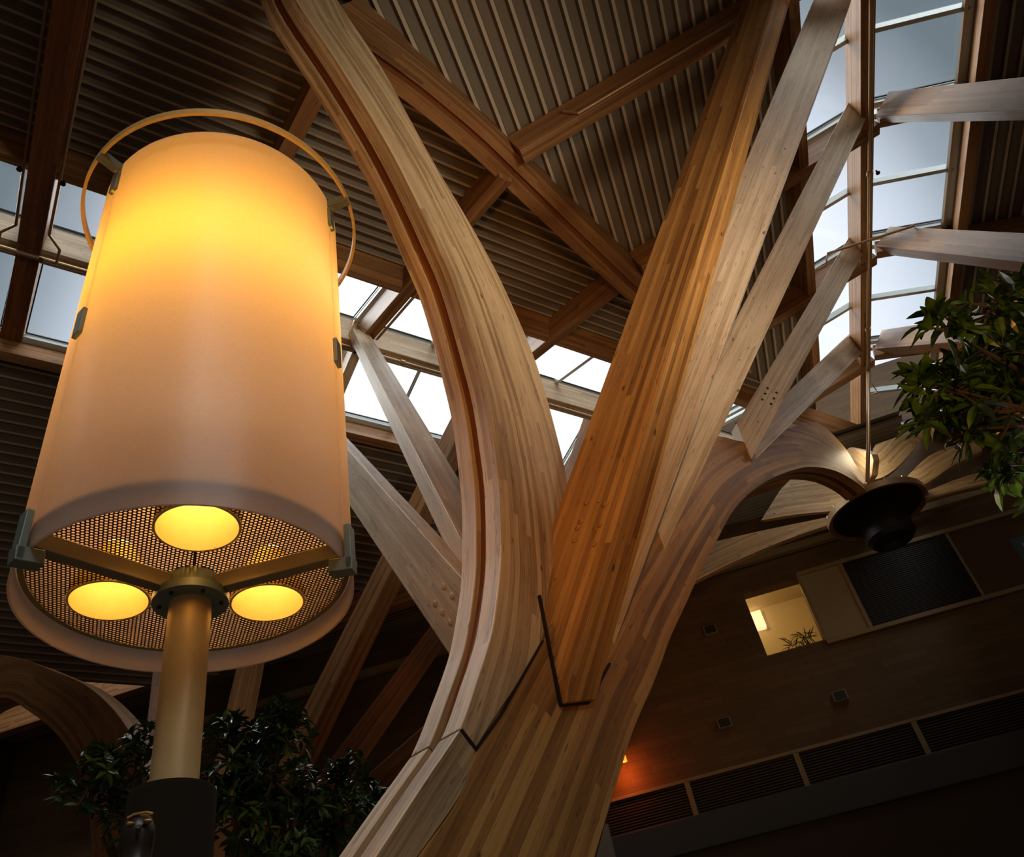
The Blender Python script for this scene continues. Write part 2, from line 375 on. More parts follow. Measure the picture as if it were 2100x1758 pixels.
# the ridge strips beyond the skylights are closed deck
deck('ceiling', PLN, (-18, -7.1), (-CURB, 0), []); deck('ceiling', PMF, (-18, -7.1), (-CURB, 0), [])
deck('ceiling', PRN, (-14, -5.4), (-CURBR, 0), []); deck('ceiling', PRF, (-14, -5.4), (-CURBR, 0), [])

# glazing: bays between ridge and curb
cnt = {'window': 0, 'trim': 0}
def glazing(pl, us, vlo, mull, side):
    for i in range(len(us)-1):
        a, b = us[i]+.1, us[i+1]-.1; cnt['window'] += 1
        m = MB(); h = .10
        # dark outer gasket + aluminium frame around the bay and intermediate bar
        def fbar(u0, v0, u1, v1, wd=.07, hh=.12, z=h): m.bar(pl.pt(u0, v0, z), pl.pt(u1, v1, z), wd, hh, pl.n)
        lo, hi = vlo+.04, -.05
        fbar(a, lo, b, lo, .10); fbar(a, hi, b, hi); fbar(a, lo, a, hi, .1); fbar(b, lo, b, hi, .1)
        for q in mull: uu = a+(b-a)*q; fbar(uu, lo, uu, hi, .07)
        fr = tag(m.build('window_%d' % cnt['window'], ALU, None, bevel=.004), kind='structure')
        g = MB(); g.quad([pl.pt(a, lo, h+.07), pl.pt(b, lo, h+.07), pl.pt(b, hi, h+.07), pl.pt(a, hi, h+.07)])
        p = g.build('pane', GLASS, fr)
        k = MB()
        for u0, v0, u1, v1 in ((a+.07, lo+.07, b-.07, lo+.07), (a+.07, hi-.05, b-.07, hi-.05), (a+.07, lo+.07, a+.07, hi-.05), (b-.07, lo+.07, b-.07, hi-.05)):
            k.bar(pl.pt(u0, v0, h+.045), pl.pt(u1, v1, h+.045), .022, .02, pl.n)
        k.build('gasket', GASKET, fr)
    # curb timber under the deck edge
    m = MB(); m.bar(pl.pt(us[0]-.1, vlo-.09, -.16), pl.pt(us[-1]+.1, vlo-.09, -.16), .16, .42, pl.n, (random.random()*3, 0)); cnt['trim'] += 1
    tag(m.build('trim_%d' % cnt['trim'], W_ROOF, None, bevel=.005), kind='structure')
def beam(name, A, B, wd, h, label, cat='beam', group=None, mat=None, upv=Z):
    m = MB(); m.bar(A, B, wd, h, upv, (random.random()*4, random.random()*4)); return tag(m.build(name, mat or W_ROOF, None, bevel=.008), label, cat, group)

uN = [-7.2, uH, -2.3, .2, 2.9, 5.6, 8.3, 11.0]
glazing(PLN, uN, -CURB, [.5], 0)
glazing(PMF, uN, -CURB, [.5], 0)
uR = [-5.5, -2.75, 0, 2.72, 5.55, 8.6]
glazing(PRN, uR[:5], -CURBR, [.5], 1)
glazing(PRF, uR, -CURBR, [.52], 1)

# ridge beams
jn = hubM+dM*((ridR-hubM)@nR/(dM@nR)); jn[2] = H               # where both ridges meet
beam('ridge_beam', hubM+dM*(-9)-Z*.22, jn-Z*.22, .26, .52, 'long pale ridge beam between two rows of skylights, behind the curved limb', group='ridge beams under the skylights', mat=W_LIT_PALE)
sh = nR*float((atz(1779, 235, 12.02)-ridR)@nR)
beam('ridge_beam', ridR-dR*9-Z*.22+sh, ridR+dR*10.3-Z*.22+sh, .20, .52, 'straight brown ridge beam running down the right skylight beside a copper pipe', group='ridge beams under the skylights')
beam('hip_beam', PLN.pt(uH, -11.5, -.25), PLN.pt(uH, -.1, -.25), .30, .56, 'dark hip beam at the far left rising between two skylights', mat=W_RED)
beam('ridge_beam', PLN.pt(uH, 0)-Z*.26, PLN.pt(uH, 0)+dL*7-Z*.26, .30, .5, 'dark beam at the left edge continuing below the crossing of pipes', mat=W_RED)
# rafters and purlins
k = 0
labsP = {-2.3: 'dark brown purlin crossing the ribbed deck above the lamp shade', .2: 'brown purlin running under the ribbed deck to the ridge behind the curved limb', 2.9: 'brown purlin on the ribbed deck just left of the big orange strut'}
for u in (-2.3, .2, 2.9):
    # stop at the valley
    p0 = PLN.pt(u, 0); t = ((VX-p0)@vn)/((-PLN.v)@vn); vmin = -11. if t < 0 or t > 11 else -t+.17
    beam('roof_purlin', PLN.pt(u, vmin, -.2), PLN.pt(u, -.12, -.2), .20, .40, labsP[u], group='purlins under the ribbed deck')
labsQ = {-2.75: 'long brown purlin with a copper pipe on its side, high in the middle', 0: 'short brown purlin ending at the crossing diagonal arch left of the orange strut', 2.72: 'rafter crossing the skylight beside the third pale strut', 5.55: 'rafter crossing the skylight where the fifth short strut ends'}
for u in (-2.75, 0, 2.72, 5.55):
    p0 = PRN.pt(u, 0); t = ((VX-p0)@vn)/((-PRN.v)@vn); vmin = -8. if t < 0 or t > 8 else -t
    beam('roof_purlin', PRN.pt(u, vmin, -.2), PRN.pt(u, -.12, -.2), .20, .42, labsQ[u], group='purlins under the ribbed deck')
for i, (u, e) in enumerate(((-2.75, 0), (0, 1), (2.72, 2), (5.55, 3))):
    beam('rafter', PRF.pt(u, -7, -.15), PRF.pt(u, -.12, -.15), .16, .28, 'rafter on the dark right roof slope, number %s from the top' % ('one', 'two', 'three', 'four')[i] if 0 else ('topmost', 'second from the top', 'third from the top', 'lowest')[i]+' rafter on the dark right roof slope', group='rafters of the right slope')
for u in (-2.3, .2, 2.9, 5.6):
    p0 = PMF.pt(u, 0); beam('rafter', PMF.pt(u, -CURB-.1, -.18), PMF.pt(u, -.12, -.18), .16, .34, 'rafter across the lower skylight row, '+{-2.3: 'behind the lamp shade', .2: 'beside the strut hub right of the lamp', 2.9: 'just right of the curved limb', 5.6: 'behind the orange strut'}[u], group='rafters of the far skylight row', mat=W_LIT_PALE)
beam('valley_beam', X2-d2*10-Z*.3, X2+d2*9-Z*.3, .25, .6, 'brown beam behind the lamp with a second ribbed deck beyond it')

# ------------------------------------------------------------ the tree column
PHI = 36.0; tn = az(PHI+90); td = az(PHI); T = CAM+ray(1000, 1700)*3.8
def tp(x, y, off=0): return atpl(x, y, T-tn*off, tn)
tree = thing('tree_column', (T[0], T[1], 0), 'large branching glulam tree column with curved limb and straight struts, centre', 'column')
THK = .34
def floorpt(p_hi, p_lo):                                           # extend an edge in the plane down to the floor
    a, b = tp(*p_hi), tp(*p_lo); return b+(b-a)*((b[2])/(a[2]-b[2]))
PLY = [(0, .135, 0), (.135, .21, .045), (.21, THK, 0)]
limb = [((570, -80), (655, -80)), ((607, 0), (692, 0)), ((700, 140), (784, 140)), ((806, 317), (878, 312)), ((901, 512), (988, 500)), ((936, 599), (1038, 598)), ((972, 718), (1090, 718)), ((996, 807), (1119, 807)), ((1011, 892), (1142, 892)), ((1023, 978), (1162, 978)), ((1028, 1070), (1166, 1060)), ((1028, 1158), (1140, 1140)), ((1015, 1271), (1122, 1230)), ((1000, 1332), (1113, 1312)), ((979, 1397), (1066, 1395)), ((962, 1450), (1018, 1468)), ((945, 1494), (976, 1534))]
# layered profile: the groove between both plies is on the left edge only
ribbon(limb, T, tn, PLY, ['curved_limb', 'limb_web', 'curved_limb'], [W_LIMB, W_RED, W_LIMB], tree, cols=8)
fa, fb = floorpt((873, 1602), (771, 1758)), floorpt((945, 1640), (860, 1758))
lerp = lambda a, b, t: tuple(np.asarray(a)*(1-t)+np.asarray(b)*t)
foot = [((944, 1497), (975, 1538)), ((910, 1548), (960, 1588)), ((873, 1602), (938, 1640)), ((771, 1758), (850, 1765)), (lerp(tp(771, 1758), fa, .12), lerp(tp(850, 1765), fb, .12)), (lerp(tp(771, 1758), fa, .4), lerp(tp(850, 1765), fb, .4)), (tuple(fa), tuple(fb))]
ribbon(foot, T, tn, PLY, ['foot_block', 'limb_web', 'foot_block'], [W_LIMB, W_RED, W_LIMB], tree, cols=5)
ra = floorpt((1261, 1622), (1220, 1758))
trunk = [(tuple(ra), tuple(fb)), (lerp(tp(1220, 1758), ra, .4), lerp(tp(851, 1766), fb, .4)), (lerp(tp(1220, 1758), ra, .12), lerp(tp(851, 1766), fb, .12)), ((1220, 1758), (851, 1766)), ((1261, 1622), (940, 1640)), ((1300, 1497), (977, 1537)), ((1337, 1411), (1020, 1470)), ((1357, 1360), (1068, 1397)), ((1377, 1305), (1115, 1314)), ((1407, 1240), (1170, 1220)), ((1435, 1178), (1270, 1060)), ((1470, 1110), (1370, 955)), ((1510, 1040), (1460, 895)), ((1560, 995), (1535, 905)), ((1610, 970), (1612, 880)), ((1660, 958), (1675, 866)), ((1710, 965), (1728, 912)), ((1750, 985), (1756, 955)), ((1775, 1005), (1777, 985))]
ribbon(trunk, T, tn, PLY, ['trunk', 'limb_web', 'trunk'], [W_HONEY, W_RED, W_HONEY], tree, cols=14, sub=6)

def dist(p): return float(np.linalg.norm(np.asarray(p)-CAM))
nodes = {u: ridR+dR*u-Z*.42 for u in (-5.5, -2.75, 0, 2.72, 5.55)}
dn = {u: dist(nodes[u]) for u in nodes}
def cutmesh(o, cuts):
    import bmesh
    bm = bmesh.new(); bm.from_mesh(o.data); off = WPOS[o.name] if o.parent is None else WPOS[o.parent.name]
    for P, n in cuts:
        g = bmesh.ops.bisect_plane(bm, geom=bm.verts[:]+bm.edges[:]+bm.faces[:], plane_co=tuple(P-off), plane_no=tuple(n), clear_outer=True)
        ed = [e for e in g['geom_cut'] if isinstance(e, bmesh.types.BMEdge)]
        bmesh.ops.holes_fill(bm, edges=bm.edges[:], sides=0)
    bmesh.ops.recalc_face_normals(bm, faces=bm.faces); bm.to_mesh(o.data); bm.free()
# orange strut in the seat
s = strut('strut', [(1034, 1440), (1509, 0)], [(1218, 1440), (1622, 0)], (dist(tp(1150, 1445))-.06, 11.2), tree, W_HONEY, A=[(1152, 1445), (1591, 0)], tilt=40, ext0=.5, ext1=1.6)
s['label'] = 'large orange-lit strut rising from the seat'
ca, cb_, cc = tp(1106, 1223), tp(1150, 1448), tp(1206, 1442); nc1 = nrm(np.cross(tn, cb_-ca)); nc2 = nrm(np.cross(tn, cc-cb_)); inside = tp(1250, 1000)
if (inside-ca)@nc1 > 0: nc1 = -nc1
if (inside-cb_)@nc2 > 0: nc2 = -nc2
cutmesh(s, [(ca, nc1), (cb_, nc2)])
bolts(s, [(1203, 1032), (1228, 1028), (1240, 1036), (1191, 1071), (1185, 1084), (1230, 1078), (1222, 1084), (1179, 1110), (1219, 1117)], .017, tree, W_HONEY)
s = strut('strut', [(1118, 1310), (1668, 0)], [(1262, 1316), (1745, 0)], (dist(tp(1200, 1310))+.22, dn[-2.75]*.985), tree, W_LIT_PALE, thick=.2, tilt=6, ext0=.3, ext1=.25)
s = strut('strut', [(1262, 1130), (1746, 198)], [(1372, 1112), (1780, 235)], (dist(tp(1320, 1120))+.22, dn[0]), tree, W_LIT_PALE, thick=.2, ext0=.5)
s = strut('strut', [(1511, 868), (1746, 478)], [(1541, 942), (1776, 508)], (dist(tp(1530, 910))-.12, dn[2.72]), tree, W_LIT_PALE, thick=.16)
fst = s
s = strut('strut', [(1490, 925), (1744, 682)], [(1549, 944), (1776, 716)], (dist(tp(1520, 930))+.15, dn[5.55]), tree, W_LIT_PALE, thick=.16)
hd = dist(hubM-Z*.35)
s = strut('strut', [(905, 1135), (709, 664)], [(985, 1060), (757, 681)], (dist(tp(940, 1110))+1.0, hd), tree, W_LIT_PALE, A=[(950, 1115), (722, 672)], tilt=50, ext0=.3)
s = strut('strut', [(925, 1325), (714, 1046)], [(952, 1185), (709, 879)], (dist(tp(930, 1240))+.95, 9.2), tree, W_LIT_PALE, A=[(944, 1182), (709, 916)], tilt=38, ext0=.2, ext1=7.3)
kst = s
m = MB()
# seat plates
for a, b in (((1106, 1222), (1150, 1447)), ((1150, 1447), (1206, 1442)), ((1206, 1442), (1250, 1362))):
    m.bar(tp(*a, -.012), tp(*b, -.012), .018, .012, np.cross(tn, tp(*b)-tp(*a)))
m.build('seat_plate', STEEL, tree)
m = MB()
for a, b in (((1509, 868), (1542, 944)), ((945, 1496), (976, 1537)), ((976, 1537), (1027, 1466)), ((1027, 1466), (1113, 1314))):
    m.bar(tp(*a, -.003), tp(*b, -.003), .012, .012, np.cross(tn, tp(*b)-tp(*a)))
m.build('joint_gap', STEEL, tree)

# diagonal arch (valley) crossing the upper roof
VP = atz(1060, 330, 10.55); va = degrees(atan2(vh[0], vh[1])); vnn = az(va+90)
arch = [((690, 14), (736, -5)), ((712, 30), (758, 11)), ((780, 79), (827, 61)), ((843, 126), (890, 108)), ((900, 171), (947, 154)), ((998, 256), (1042, 239)), ((1064, 320), (1106, 303)), ((1126, 382), (1167, 366)), ((1217, 472), (1265, 458)), ((1326, 579), (1372, 560)), ((1420, 668), (1460, 645))]
ob = ribbon(arch, VP, vnn, [(0, .16, 0), (.16, .24, .05), (.24, .40, 0)], ['arch_ply', 'arch_web', 'arch_ply'], [W_ROOF, W_RED, W_ROOF], None, cols=5) if 0 else None
va_t = thing('valley_arch', VP, 'curved double timber arch crossing the ribbed roof diagonally at the top', 'beam')
ribbon(arch, VP, vnn, [(0, .16, 0), (.16, .24, .05), (.24, .40, 0)], ['arch_ply', 'arch_web', 'arch_ply'], [W_ROOF, W_RED, W_ROOF], va_t, cols=5)

def fixparent(): pass
# bolt heads on the lower left strut
bolts(kst, [(912, 1203), (928, 1222), (893, 1238), (908, 1256), (924, 1277)], .022, tree, W_LIT_PALE)
bolts(fst, [(1574, 797), (1592, 806), (1569, 808), (1587, 818), (1563, 820), (1581, 829)], .016, tree, STEEL)

# further struts of neighbouring columns
def other(name, L, R, d, mat, A=None, tilt=0, thick=.16, lab='', grp=None, **k):
    o = strut(name, L, R, d, None, mat, A, tilt, thick, **k); return tag(o, lab, 'beam', grp)
hz = lambda x, y, z: dist(atz(x, y, z))
other('timber_strut', [(598, 1500), (908, 893)], [(690, 1500), (962, 893)], (13.5, 15.2), W_ROOF, A=[(640, 1500), (940, 893)], tilt=35, lab='long light timber strut leaning right behind the lamp and the curved limb', ext0=1.5, ext1=.8)
other('timber_strut', [(1128, 1080), (1187, 862)], [(1180, 1080), (1236, 862)], (15.2, 16.8), W_ROOF, A=[(1148, 1080), (1221, 862)], tilt=35, lab='short pale strut seen through the gap left of the orange strut', ext0=2, ext1=.6)
other('timber_strut', [(455, 1500), (481, 1380)], [(515, 1500), (540, 1380)], (14, 14.8), W_ROOF, A=[(478, 1500), (504, 1380)], tilt=35, lab='narrow light strut below the lamp shade above the leafy plant', ext0=2, ext1=2.5)
other('timber_strut', [(690, 1640), (856, 1503)], [(760, 1660), (880, 1540)], (9, 7.5), W_ROOF, lab='light timber stay running down behind the plant beside the trunk', ext0=1.5, ext1=.5)
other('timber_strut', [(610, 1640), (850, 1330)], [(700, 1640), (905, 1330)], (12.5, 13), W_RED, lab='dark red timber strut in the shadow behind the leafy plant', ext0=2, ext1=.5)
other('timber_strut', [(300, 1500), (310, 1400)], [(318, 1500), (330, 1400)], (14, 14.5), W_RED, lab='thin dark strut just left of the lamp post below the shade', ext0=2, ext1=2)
g = 'struts running right from the ridge beam'
for (l0, r0, l1, r1, d1_, nd, pos) in (((2160, 168), (2160, 224), (1792, 180), (1796, 238), 10.2, dn[0], 'uppermost'), ((2160, 482), (2160, 545), (1792, 462), (1796, 505), 11.5, dn[2.72], 'middle'), ((2050, 650), (2050, 694), (1790, 673), (1793, 716), 13.5, dn[5.55], 'lowest')):
    other('timber_strut', [l0, l1], [(r0[0], r0[1]+26), (r1[0], r1[1]+12)], (d1_, nd), W_ROOF, A=[r0, r1], tilt=24, lref=(0, 1., 0), lab=pos+' of the pale struts running right from the copper pipe', grp=g, ext0=2.5)  # darker timber tone stands in for the dim light on this side
# dark arch bottom left
ATn = az(20); AP = atd(170, 1450, 11.)
at = thing('neighbour_arch', AP, 'dark curved timber arch at the lower left behind the plant', 'beam')
ribbon([((-90, 1480), (-60, 1335)), ((0, 1432), (40, 1350)), ((60, 1460), (115, 1378)), ((110, 1500), (175, 1405)), ((150, 1555), (228, 1450)), ((175, 1620), (268, 1505)), ((185, 1700), (295, 1570)), ((190, 1800), (310, 1650))], AP, -ATn if (CAM-AP)@(-ATn) > 0 else ATn, [(0, .3, 0)], ['arch_ply'], [W_ROOF], at, cols=4)

# ------------------------------------------------------------ enclosure
BRICK = None
def wallmat():
    m, t, b = newmat('brown_panel_wall'); N = t.nodes.new; K = t.links.new
    tcn = N('ShaderNodeTexCoord'); mp = N('ShaderNodeMapping'); mp.inputs['Rotation'].default_value = (0, 0, radians(8)); K(tcn.outputs['Object'], mp.inputs[0])
    sp = N('ShaderNodeSeparateXYZ'); K(mp.outputs[0], sp.inputs[0]); cb = N('ShaderNodeCombineXYZ'); K(sp.outputs['X'], cb.inputs[0]); K(sp.outputs['Z'], cb.inputs[1])
    br = N('ShaderNodeTexBrick'); br.inputs['Scale'].default_value = 1; br.inputs['Brick Width'].default_value = .9; br.inputs['Row Height'].default_value = .16; br.inputs['Mortar Size'].default_value = .004
    br.inputs['Color1'].default_value = (.15, .085, .030, 1); br.inputs['Color2'].default_value = (.115, .062, .022, 1); br.inputs['Mortar'].default_value = (.06, .034, .016, 1)
    K(cb.outputs[0], br.inputs['Vector']); K(br.outputs['Color'], b.inputs['Base Color']); b.inputs['Roughness'].default_value = .7; return m
WALL = wallmat(); DARKWALL = plain('dark_brown_wall', (.05, .03, .018), .8)
CREAM = plain('cream_plaster', (.62, .52, .34), .8); BLIND = plain('beige_roller_blind', (.42, .31, .17), .8); SLAT = plain('black_brown_slats', (.02, .013, .008), .6)
SOFF = plain('grey_painted_fascia', (.06, .058, .055), .6); FRAME = plain('tan_window_frame', (.34, .24, .11), .6)
wx = az(98)
def wp(x, y, off=0): return atpl(x, y, WP+wn*off, wn)
def wallrect(name, x0, x1, z0, z1, mat, d0=-.3, d1=0): m = MB(); return None
def W(u, z, off=0): return np.array([0, 0, z])+az(8)*WD+wx*u+wn*off
def wc(x, y): p = wp(x, y); return float((p-az(8)*WD)@wx), float(p[2])
def wbox(m, u0, u1, z0, z1, o0, o1):
    c = [W(u0, z0, o0), W(u1, z0, o0), W(u1, z0, o1), W(u0, z0, o1), W(u0, z1, o0), W(u1, z1, o0), W(u1, z1, o1), W(u0, z1, o1)]; m.box8(c)
# openings on the far wall in wall coordinates
a0 = wc(1525, 1213); a1 = wc(1570, 1345); a2 = wc(1690, 1313); a3 = wc(1640, 1190)
oz0, oz1 = (a1[1]+a2[1])/2, (a0[1]+a3[1])/2; ou0, ou1 = (a0[0]+a1[0])/2, (a2[0]+a3[0])/2
pz = wc(1700, 1160)[1]; b1u = np.mean([wc(1725, 1160)[0], wc(1783, 1287)[0]]); e1u = np.mean([wc(1942, 1102)[0], wc(2011, 1225)[0]])
print('opening', ou0, ou1, oz0, oz1, 'blind to', b1u, e1u, 'top', pz)
m = MB()
rz1 = pz
wbox(m, -20, ou0, -.0, 14.5, 0, -.3); wbox(m, ou0, ou1, -.0, oz0, 0, -.3); wbox(m, ou0, ou1, oz1, 14.5, 0, -.3); wbox(m, ou1, 18, 0, 14.5, 0, -.3)
tag(m.build('wall_back', WALL), kind='structure')
# lit room behind the opening
m = MB(); mm = [(ou0-2, ou1+.6, oz0-.9, oz1+.9)]; u0, u1, z0, z1 = mm[0]
wbox(m, u0-.1, u0, z0, z1, -.3, -3); wbox(m, u1, u1+.1, z0, z1, -.3, -3); wbox(m, u0, u1, z0-.1, z0, -.3, -3); wbox(m, u0, u1, z1, z1+.1, -.3, -3); wbox(m, u0-.1, u1+.1, z0-.1, z1+.1, -3, -3.1)
tag(m.build('wall_room', CREAM), kind='structure')
r = W(ou0+.5, oz0+.9, -1.6); point('room_lamp', tuple(W((u0+u1)/2, z1-.3, -1.5)), 42, (1.0, .66, .25), .15)
def emis(name, c, s):
    m, t, b = newmat(name); b.inputs['Base Color'].default_value = (*c, 1); b.inputs['Emission Color'].default_value = (*c, 1); b.inputs['Emission Strength'].default_value = s; return m
GLOW = emis('warm_diffuser', (1.0, .72, .38), 1.1)
# square wall lantern inside the room, on its back wall
q0, q1 = wc(1540, 1262), wc(1565, 1290)
qq = atpl(1551, 1275, WP-wn*0+az(8)*2.9, wn); u_, z_ = float((qq-az(8)*WD)@wx), float(qq[2])
t_ = thing('wall_lantern', qq, 'small glowing square lantern inside the lit window opening', 'lamp')
m = MB(); wbox(m, u_-.18, u_+.18, z_-.22, z_+.22, -2.99, -2.78); m.build('diffuser', GLOW, t_, bevel=.01)
m = MB(); wbox(m, u_-.2, u_+.2, z_+.22, z_+.25, -3, -2.76); wbox(m, u_-.2, u_+.2, z_-.25, z_-.22, -3, -2.76); m.build('frame', FRAME, t_) if 0 else None
# window frames
wtop, wbot = wc(1720, 1160)[1], wc(1783, 1290)[1]
m = MB(); wbox(m, ou1-.02, ou1+.05, oz0-.05, wtop+.06, .06, 0); wbox(m, ou1, 12, wtop, wtop+.09, .08, 0); wbox(m, ou1, 12, wbot-.09, wbot, .08, 0); wbox(m, b1u-.05, b1u+.04, wbot, wtop, .07, 0); wbox(m, e1u, e1u+.06, wbot, wtop, .05, 0)
wf = tag(m.build('window_90', FRAME, bevel=.01), kind='structure')
m = MB(); wbox(m, ou1+.05, b1u-.05, wbot, wtop, .03, 0); m.build('roller_blind', BLIND, wf)
m = MB(); n_s = 34
for i in range(n_s):
    z = wbot+(wtop-wbot)*(i+.5)/n_s; wbox(m, b1u+.04, e1u, z-.018, z+.012, .05, 0.01)
m.build('venetian_blind', SLAT, wf)
m = MB(); wbox(m, e1u+.06, e1u+1.25, wbot, wtop, .02, 0); m.build('side_panel', plain('brown_side_panel', (.12, .06, .025), .7), wf)
# second opening at the right edge
qa = wc(2072, 1112); 
m = MB(); wbox(m, qa[0], qa[0]+.9, qa[1]-.85, qa[1]+.05, .03, 0); w91 = tag(m.build('window_91', plain('grey_glass_panel', (.10, .14, .17), .3)), kind='structure')
m = MB(); wbox(m, qa[0]+.16, qa[0]+.36, qa[1]-.42, qa[1]-.12, .06, .03); tag(m.build('small_sign', plain('cream_card', (.60, .50, .32), .6)), 'small cream card on the grey pane at the right edge', 'sign')
# ledge line above the windows
l0, l1 = wc(1437, 1186), wc(1705, 1082)
print('ledge', l0, l1)
m = MB(); m.bar(W(-12, l0[1], .15), W(11, l0[1], .15), .16, .16, Z); tag(m.build('trim_40', FRAME, bevel=.01), kind='structure')
# louvre band, fascia, lower panelling
lt0, lb0 = wc(1410, 1600)[1], wc(1410, 1668)[1]
print('louvre', lt0, lb0)
lz1, lz0 = wc(1648, 1545)[1], wc(1655, 1618)[1]
m = MB(); 
for i in range(12):
    z = lz0+(lz1-lz0)*(i+.5)/12; wbox(m, -4, 12, z-.012, z+.012, .12, .02)
wbox(m, -4, 12, lz0, lz1, .02, .0)
lv = tag(m.build('louvre_band', plain('brown_louvre_blades', (.07, .042, .022), .6)), 'long band of dark horizontal louvres on the far wall right of the trunk', 'louvres')
for xx in (1413, 1643, 1888):
    u = wc(xx, 1620 if xx < 1500 else 1580 if xx < 1700 else 1520)[0]
    m = MB(); wbox(m, u-.05, u+.05, lz0-.02, lz1+.02, .16, .02); m.build('post', FRAME, lv)
m = MB(); wbox(m, -4, 12, lz1, lz1+.06, .16, 0); m.build('rail', FRAME, lv)
m = MB(); wbox(m, -4, 12, lz0-.6, lz0-.02, .3, 0); tag(m.build('trim_41', SOFF, bevel=.02), kind='structure')
m = MB(); wbox(m, -4, 12, lz0-3.0, lz0-.6, .2, 0); tag(m.build('trim_42', plain('red_brown_panelling', (.06, .028, .012), .6)), kind='structure')
# wall fixtures
FIX = plain('grey_speaker_box', (.22, .20, .17), .6)
for (x, y), lb in zip(((1458, 1297), (1487, 1487), (1722, 1432)), ('left of the lit opening', 'above the louvre band near the trunk', 'below the roller blind')):
    u, z = wc(x, y); m = MB(); wbox(m, u-.14, u+.14, z-.10, z+.10, .16, 0); o = m.build('wall_speaker', FIX, bevel=.01)
    tag(o, 'small grey wall speaker '+lb, 'speaker', 'small speakers on the far wall')
    g = MB(); wbox(g, u-.11, u+.11, z-.08, z+.08, .17, .158); g.build('grille', SLAT, o)
# orange lamp near the trunk
u, z = wc(1284, 1563); ol = thing('wall_lamp', W(u, z, .3), 'small glowing orange lamp just right of the trunk', 'lamp')
m = MB(); m.lathe([(.001, .12), (.03, .11), (.05, .02), (.055, -.08), (.001, -.1)], W(u, z, .3), 20); m.build('lamp_shade', emis('orange_glow', (1.0, .22, .02), 2.2), ol, smooth=True)
m = MB(); m.tube([W(u, z+.1, .3), W(u, z+.15, .2), W(u, z+.15, 0)], .015); m.build('bracket', STEEL, ol)
point('orange_lamp', tuple(W(u-.05, z-.25, .35)), 16, (1.0, .16, .02), .05)
# pale slab right of the trunk foot
q = atd(1240, 1740, 9.0); m = MB(); c0_, c1_, c2_, c3_ = atd(1218, 1780, 9), atd(1268, 1780, 9), atd(1247, 1690, 9), atd(1240, 1690, 9)
bk = ray(1240, 1740)*.15; m.box8([c0_, c1_, c1_+bk, c0_+bk, c3_, c2_, c2_+bk, c3_+bk]); tag(m.build('white_sail', plain('pale_grey_fabric', (.45, .50, .52), .7)), 'pale grey pointed panel beside the foot of the trunk', 'panel')
# side walls, back wall, floor
m = MB(); m.quad([(-14, -12, 0), (-14, 24, 0), (-14, 24, 15), (-14, -12, 15)]); tag(m.build('wall_left', DARKWALL), kind='structure')
m = MB(); m.quad([(17, -12, 0), (17, 22, 0), (17, 22, 15), (17, -12, 15)]); tag(m.build('wall_right', DARKWALL), kind='structure')
m = MB(); m.quad([(-14, -12, 0), (17, -12, 0), (17, -12, 15), (-14, -12, 15)]); tag(m.build('wall_front', DARKWALL), kind='structure')
m = MB(); m.quad([(-14, -12, 0), (17, -12, 0), (17, 24, 0), (-14, 24, 0)]); tag(m.build('floor', plain('dark_tile_floor', (.10, .07, .05), .5)), kind='structure')
m = MB(); m.quad([(-14, -12, 15), (17, -12, 15), (17, 22, 15), (-14, 22, 15)])

# ------------------------------------------------------------ hub with radial fins above the limb end
hp = tp(1777, 1000)-tn*.2; hc = atd(1798, 1046, dist(hp)+.6)
hub = thing('radial_hub', (hc[0], hc[1], hc[2]), 'ring hub with radiating timber fins above a dark hanging drum, right', 'roof hub')
m = MB(); m.lathe([(r_*.9, z_) for r_, z_ in ((.88, -.06), (.93, -.06), (.93, .05), (.84, .05), (.84, -.02), (.88, -.02))], hc, 64, closed=True); m.build('ring', BRASS, hub, smooth=True)
m = MB(); m.lathe([(.001, .02), (.756, .02), (.756, -.03), (.001, -.03)], hc, 48); m.build('ring_plate', STEEL, hub, smooth=True)
m = MB(); m.lathe([(.001, -.03), (.36, -.03), (.40, -.10), (.40, -.55), (.34, -.62), (.30, -.60), (.28, -.5), (.001, -.5)], hc, 40); m.build('drum', plain('black_drum', (.015, .015, .015), .5), hub, smooth=True)
for fa_, prs in ((75, [((1788, 985), (1796, 912)), ((1812, 978), (1820, 903)), ((1845, 955), (1860, 890)), ((1878, 918), (1902, 884))]),
                 (95, [((1868, 1000), (1862, 975)), ((1900, 992), (1905, 935)), ((1955, 955), (1960, 912)), ((2015, 925), (2010, 900))]),
                 (-20, [((1776, 994), (1788, 975)), ((1755, 975), (1788, 932)), ((1712, 940), (1742, 918))]),
                 (-50, [((1724, 1046), (1742, 1014)), ((1690, 1050), (1698, 978)), ((1630, 1056), (1642, 968)), ((1560, 1068), (1600, 1005))]),
                 (-65, [((1702, 1076), (1700, 1060)), ((1600, 1112), (1612, 1078)), ((1500, 1155), (1520, 1098)), ((1420, 1195), (1430, 1120))]),
                 (105, [((1898, 1026), (1894, 1010)), ((1985, 1002), (1985, 975)), ((2080, 985), (2080, 955))])):
    fn = az(fa_+90); fn = fn if (CAM-hc)@fn > 0 else -fn
    ribbon(prs, hc, fn, [(0, .12, 0)], ['fin'], [W_LIMB], hub, cols=3, sub=3)
for i in range(16):
    a = 2*pi*i/16; q = hc+np.array([cos(a)*.81, sin(a)*.81, .045]); m = MB(); m.tube([q, q+Z*.05], [.03, .015], 8)
    m.build('bolt_head', BRASS, hub)
point('hub_fill', tuple(hc+Z*.8-az(25)*.35+wx*.3), 45, (1.0, .83, .55), .35)  # unseen point light, added to brighten the fins

